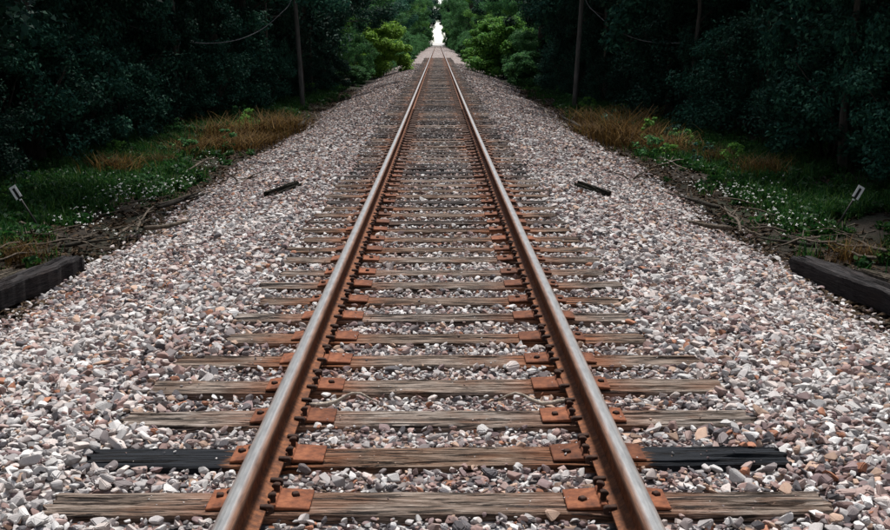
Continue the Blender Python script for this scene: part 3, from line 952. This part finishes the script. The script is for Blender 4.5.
# young trees with slim stems, and leafy weeds on the verge
for s in (-1, 1):
    side = 'left' if s < 0 else 'right'
    for q in range(16):
        y = 13 + q * 2.6 + prng.uniform(-.9, .9); x = forest_x(y) + prng.uniform(-.5, .9); tr = prng.choice(TREES); k = prng.uniform(.36, .5)
        bk = prng.choice(['bark_pale', 'bark'])
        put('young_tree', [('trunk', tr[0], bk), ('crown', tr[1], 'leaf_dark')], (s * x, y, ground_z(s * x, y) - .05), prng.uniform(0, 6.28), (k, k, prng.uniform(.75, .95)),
            'slim young tree with %s stem at the forest edge %s of the track' % ('pale' if bk == 'bark_pale' else 'dark', side), 'tree', 'slim young trees at the forest edge')
    for q in range(34):
        y = 12 + 46 * prng.random() ** 1.3; x = min(forest_x(y) - .4, edge_x(y) + prng.uniform(.9, 3.6)); sh = prng.choice(WEEDS)
        if 11 < y < 17 and x < 7: continue
        mat = prng.choice(['leaf_mid', 'leaf_mid', 'leaf_dark', 'leaf_lime'])
        put('leafy_weed', [('stems', sh[0], 'branch'), ('foliage', sh[1], mat)], (s * x, y, ground_z(s * x, y)), prng.uniform(0, 6.28), prng.uniform(.5, 1.15),
            '%s leafy weed in the verge %s of the track' % ({'leaf_mid': 'mid-green', 'leaf_lime': 'fresh-green', 'leaf_dark': 'dark green'}[mat], side), 'weed', 'leafy weeds in the verge')
# bright bushes
BIG = [shrub_meshes(520 + k, 4.2, 2.3, 90, 190, .12) for k in range(2)]
def bush(px, py, w_px, mat, label, k, hs=1.0, z=-.6):
    p = at_z(px, py, z); p.z = ground_z(p.x, p.y)
    wid = w_px / F * p.y
    sc = wid / 4.9
    put('lineside_bush', [('stems', BIG[k][0], 'bark'), ('foliage', BIG[k][1], mat)], p, px * .1, (sc, sc, sc * hs), label, 'bush', 'bright bushes beside the gravel')
bush(383, 78, 64, 'leaf_bright', 'rounded bright yellow-green bush beside the gravel left of the track', 0, .95)
bush(405, 66, 26, 'leaf_mid', 'small mid-green bush just behind the bright yellow-green rounded bush', 1, .8)
bush(352, 86, 40, 'leaf_mid', 'low green bush in front of the bright yellow-green rounded bush', 1, .55)
bush(501, 78, 76, 'leaf_lime', 'spreading fresh-green bush beside the gravel right of the track', 1, .85)
bush(478, 66, 36, 'leaf_lime', 'green bush just behind the spreading fresh-green bush right of the track', 0, .8)
bush(527, 88, 50, 'leaf_mid', 'leafy green bush in front of the spreading fresh-green bush right of the track', 0, .8)
bush(468, 60, 24, 'leaf_mid', 'small green bush beyond the spreading fresh-green bush right of the track', 1, .9)
# trees that close the view at the end of the line
for q, (x, y, sc) in enumerate([(-6.5, 335, 1.4), (6.3, 338, 1.4), (-9, 350, 1.6), (9, 352, 1.6), (-4.6, 318, 1.15), (4.8, 322, 1.15), (-13, 345, 1.6), (13, 345, 1.6), (-7, 380, 1.5), (8, 385, 1.5), (-20, 360, 1.8), (20, 360, 1.8)]):
    tr = TREES[q % 4]
    put('broadleaf_tree', [('trunk', tr[0], 'bark'), ('crown', tr[1], 'leaf_mid')], (x, y, ground_z(x, y) - .05), q, (sc, sc, sc),
        'tree leaning in over the far end of the line', 'tree', 'trees at the far end of the line')
ARCH = [tree_meshes(440 + k, 12.5, 6.5, 4.6, 88, 100, .2, .2) for k in range(2)]
for q, (x, y, sc) in enumerate([(-3.7, 282, 1.0), (3.7, 288, 1.0), (-4.6, 300, 1.08), (4.7, 306, 1.05)]):
    put('arching_tree', [('trunk', ARCH[q % 2][0], 'bark'), ('crown', ARCH[q % 2][1], 'leaf_dark')], (x, y, ground_z(x, y) - .05), q * 1.7, sc,
        'tall tree whose high crown arches over the rails near the end of the line', 'tree', 'trees arching over the rails')
for q, (x, y) in enumerate([(-2.9, 320), (3.1, 322), (-5.2, 316), (5.4, 316), (-2.9, 355), (3.0, 356)]):
    put('lineside_bush', [('stems', SHRUBS[q % 4][0], 'bark'), ('foliage', SHRUBS[q % 4][1], 'leaf_mid')], (x, y, ground_z(x, y)), q, (1.1, 1.1, 1.9 if q < 4 else 3.0),
        ('green bush just before the pale crossing at the end of the line' if q < 4 else 'tall narrow bush just behind the pale crossing at the end of the line'), 'bush', 'bushes at the crossing')
# far wood that reads as one mass
cs, rs = [], []
for s in (-1, 1):
    for _ in range(900):
        y = prng.uniform(-25, 430); x = s * prng.uniform(19, 30); z = prng.uniform(0, 15)
        cs.append((x, y, z + G(y))); rs.append(prng.uniform(1.2, 2.4))
wood = mesh_obj('distant_woodland', leaves('distant_woodland', cs, rs, 44, .5), 'leaf_dark')
tag(wood, 'dense dark mass of woodland deep behind the trees', 'woodland', kind='stuff')

# ------------------------------------------------------------------ grass, ferns, flowers
tuft_col = bpy.data.collections.new('tuft_shapes')
def blades(seed, nb, h, spread, wd, droop=.35):
    r = np.random.default_rng(seed)
    V = []
    for _ in range(nb):
        a = r.uniform(0, 6.283); b = np.array([r.normal(0, spread), r.normal(0, spread), 0])
        hh = h * r.uniform(.5, 1.15); o = np.array([math.cos(a), math.sin(a), 0]); pz = np.array([-o[1], o[0], 0]) * wd
        m = b + o * hh * .18 + np.array([0, 0, hh * .6]); t = b + o * hh * droop * r.uniform(.6, 1.8) + np.array([0, 0, hh])
        V.append([b - pz, b + pz, m + pz * .8, m - pz * .8]); V.append([m - pz * .8, m + pz * .8, t + pz * .1, t - pz * .1])
    return np_quads('tuft', np.array(V), 4)
for k in range(5):
    me = blades(600 + k, 16, .22, .06, .006); me.materials.append(MAT['grass'])
    tuft_col.objects.link(bpy.data.objects.new('tuft_%d' % k, me))
for k in range(4):                            # small leafy weeds
    me = leaves('weed', [(0, 0, .07), (.05, .03, .10), (-.05, .02, .05)], [.1, .08, .09], 12, .05); me.materials.append(MAT['grass'])
    tuft_col.objects.link(bpy.data.objects.new('tuft_w%d' % k, me))
GP, GS, GI = [], [], []
for s in (-1, 1):
    for _ in range(34000):
        y = 9 + 52 * prng.random() ** 1.5; x = prng.uniform(4.0, 9.4)
        d = noise.noise((x * .55 * s, y * .33, 12)) + .25
        c = math.exp(-((x - 6.2) / 1.2) ** 2)                       # the green strip
        if prng.random() > max(.12, .95 * c * (.45 + d)): continue
        gap = x - edge_x(y)
        if gap < .3 or (gap < 1.1 and prng.random() > (gap - .25) * (.5 + d)): continue
        if y < 16 and noise.noise((x * s, y * 1.3, 31)) < .02: continue
        GP.append((x * s, y, ground_z(x * s, y) - .01)); GS.append(prng.uniform(.6, 1.3)); GI.append(prng.randrange(9))
GP = np.array(GP); n = len(GP)
g = mesh_obj('grass', bpy.data.meshes.new('grass'))
tag(g, 'low green grass and weeds along the foot of the forest', 'grass', kind='stuff')
scatter(g, tuft_col, GP, np.stack([rng.normal(0, .1, n), rng.normal(0, .1, n), rng.uniform(0, 6.28, n)], 1), np.repeat(np.array(GS)[:, None], 3, 1), GI, rng.random(n))
fern = []
for k in range(4):
    me = blades(640 + k, 230, .52, .30, .008, .8); me.materials.append(MAT['dry']); fern.append(me)
for s in (0, 1):
    mx = (lambda x: x) if s == 0 else (lambda x: 877 - x)
    for q, (px, py, sc) in enumerate([(118, 176, .8), (110, 170, .8), (182, 156, .9), (204, 152, 1.0), (232, 150, 1.1), (245, 146, 1.1), (258, 143, 1.2), (272, 138, 1.2), (284, 132, 1.1), (292, 126, 1.0), (225, 143, 1.2), (250, 138, 1.2), (160, 165, .6), (20, 262, .5)]):
        p = at_z(mx(px), py, -.6)
        p.z = ground_z(p.x, p.y) - .02
        o = mesh_obj('dry_fern_clump', fern[q % 4], None, None, p, (0, 0, q * 1.3)); zs = prng.uniform(.6, 1.5); o.scale = (sc, sc, sc * zs)
        tag(o, 'brown dried fern clump at the forest foot %s of the track' % ('left' if s == 0 else 'right'), 'fern', 'brown dried ferns at the forest foot')
# brown leaf litter and bark scraps
LP_, LR_ = [], []
for s in (-1, 1):
    for _ in range(5200):
        y = 8 + 50 * prng.random() ** 1.4; x = edge_x(y) + prng.uniform(-.15, 1.9) * prng.random() ** .5 + (prng.random() < .3) * prng.uniform(0, 3)
        LP_.append((s * x, y, max(ground_z(s * x, y), bed_z(s * x, y) + G(y) if x < edge_x(y) else -9) + .02)); LR_.append(.05)
lit = mesh_obj('leaf_litter', leaves('leaf_litter', LP_, LR_, 3, .055, .25, 1.2), 'litter')
tag(lit, 'brown dead leaves and bark scraps strewn along the ballast edge', 'litter', kind='stuff')
# white flowers
V = []
for s in (0, 1):
    mx = (lambda x: x) if s == 0 else (lambda x: 877 - x)
    for (cx, cy, sx, sy, m) in ((125, 190, 18, 6, 60), (185, 186, 8, 7, 45), (150, 188, 22, 7, 40), (95, 215, 14, 9, 45), (210, 165, 8, 4, 20), (236, 166, 6, 3, 16), (60, 222, 12, 6, 12)):
        for _ in range(m):
            p = at_z(mx(prng.gauss(cx, sx)), prng.gauss(cy, sy), -.42)
            if abs(p.x) < edge_x(p.y) + .25: continue
            r_ = prng.uniform(.010, .020)
            tilt = Vector((prng.gauss(0, .4), -.5 + prng.gauss(0, .3), 1)).normalized(); t1 = tilt.orthogonal().normalized(); t2 = tilt.cross(t1)
            for k in range(3):
                a = k * 2.094
                d1 = t1 * math.cos(a) + t2 * math.sin(a); d2 = t1 * math.cos(a + 1.05) + t2 * math.sin(a + 1.05)
                V.append([p, p + (d1 * .8) * r_, p + (d1 + d2) * r_ * .75, p + d2 * .8 * r_])
fl = mesh_obj('white_flowers', np_quads('white_flowers', np.array([[tuple(c) for c in q] for q in V]), 4), 'flower')
tag(fl, 'tiny white wildflowers scattered in the grass', 'flowers', kind='stuff')

# ------------------------------------------------------------------ road crossing at the crest
yc = BED_END
z0 = G(yc)
rv = [(-7, yc, z0 + .22), (7, yc, z0 + .22), (7, yc + 16, z0 + 1.05), (-7, yc + 16, z0 + 1.05), (-7, yc - .6, z0 - .7), (7, yc - .6, z0 - .7), (7, yc + 20, z0 - .7), (-7, yc + 20, z0 - .7)]
rd = mesh_obj('crossing_road', pydata('road', rv, [(0, 1, 2, 3), (4, 5, 1, 0), (3, 2, 6, 7), (4, 0, 3, 7), (5, 6, 2, 1), (7, 6, 5, 4)]), 'road')
tag(rd, kind='structure')
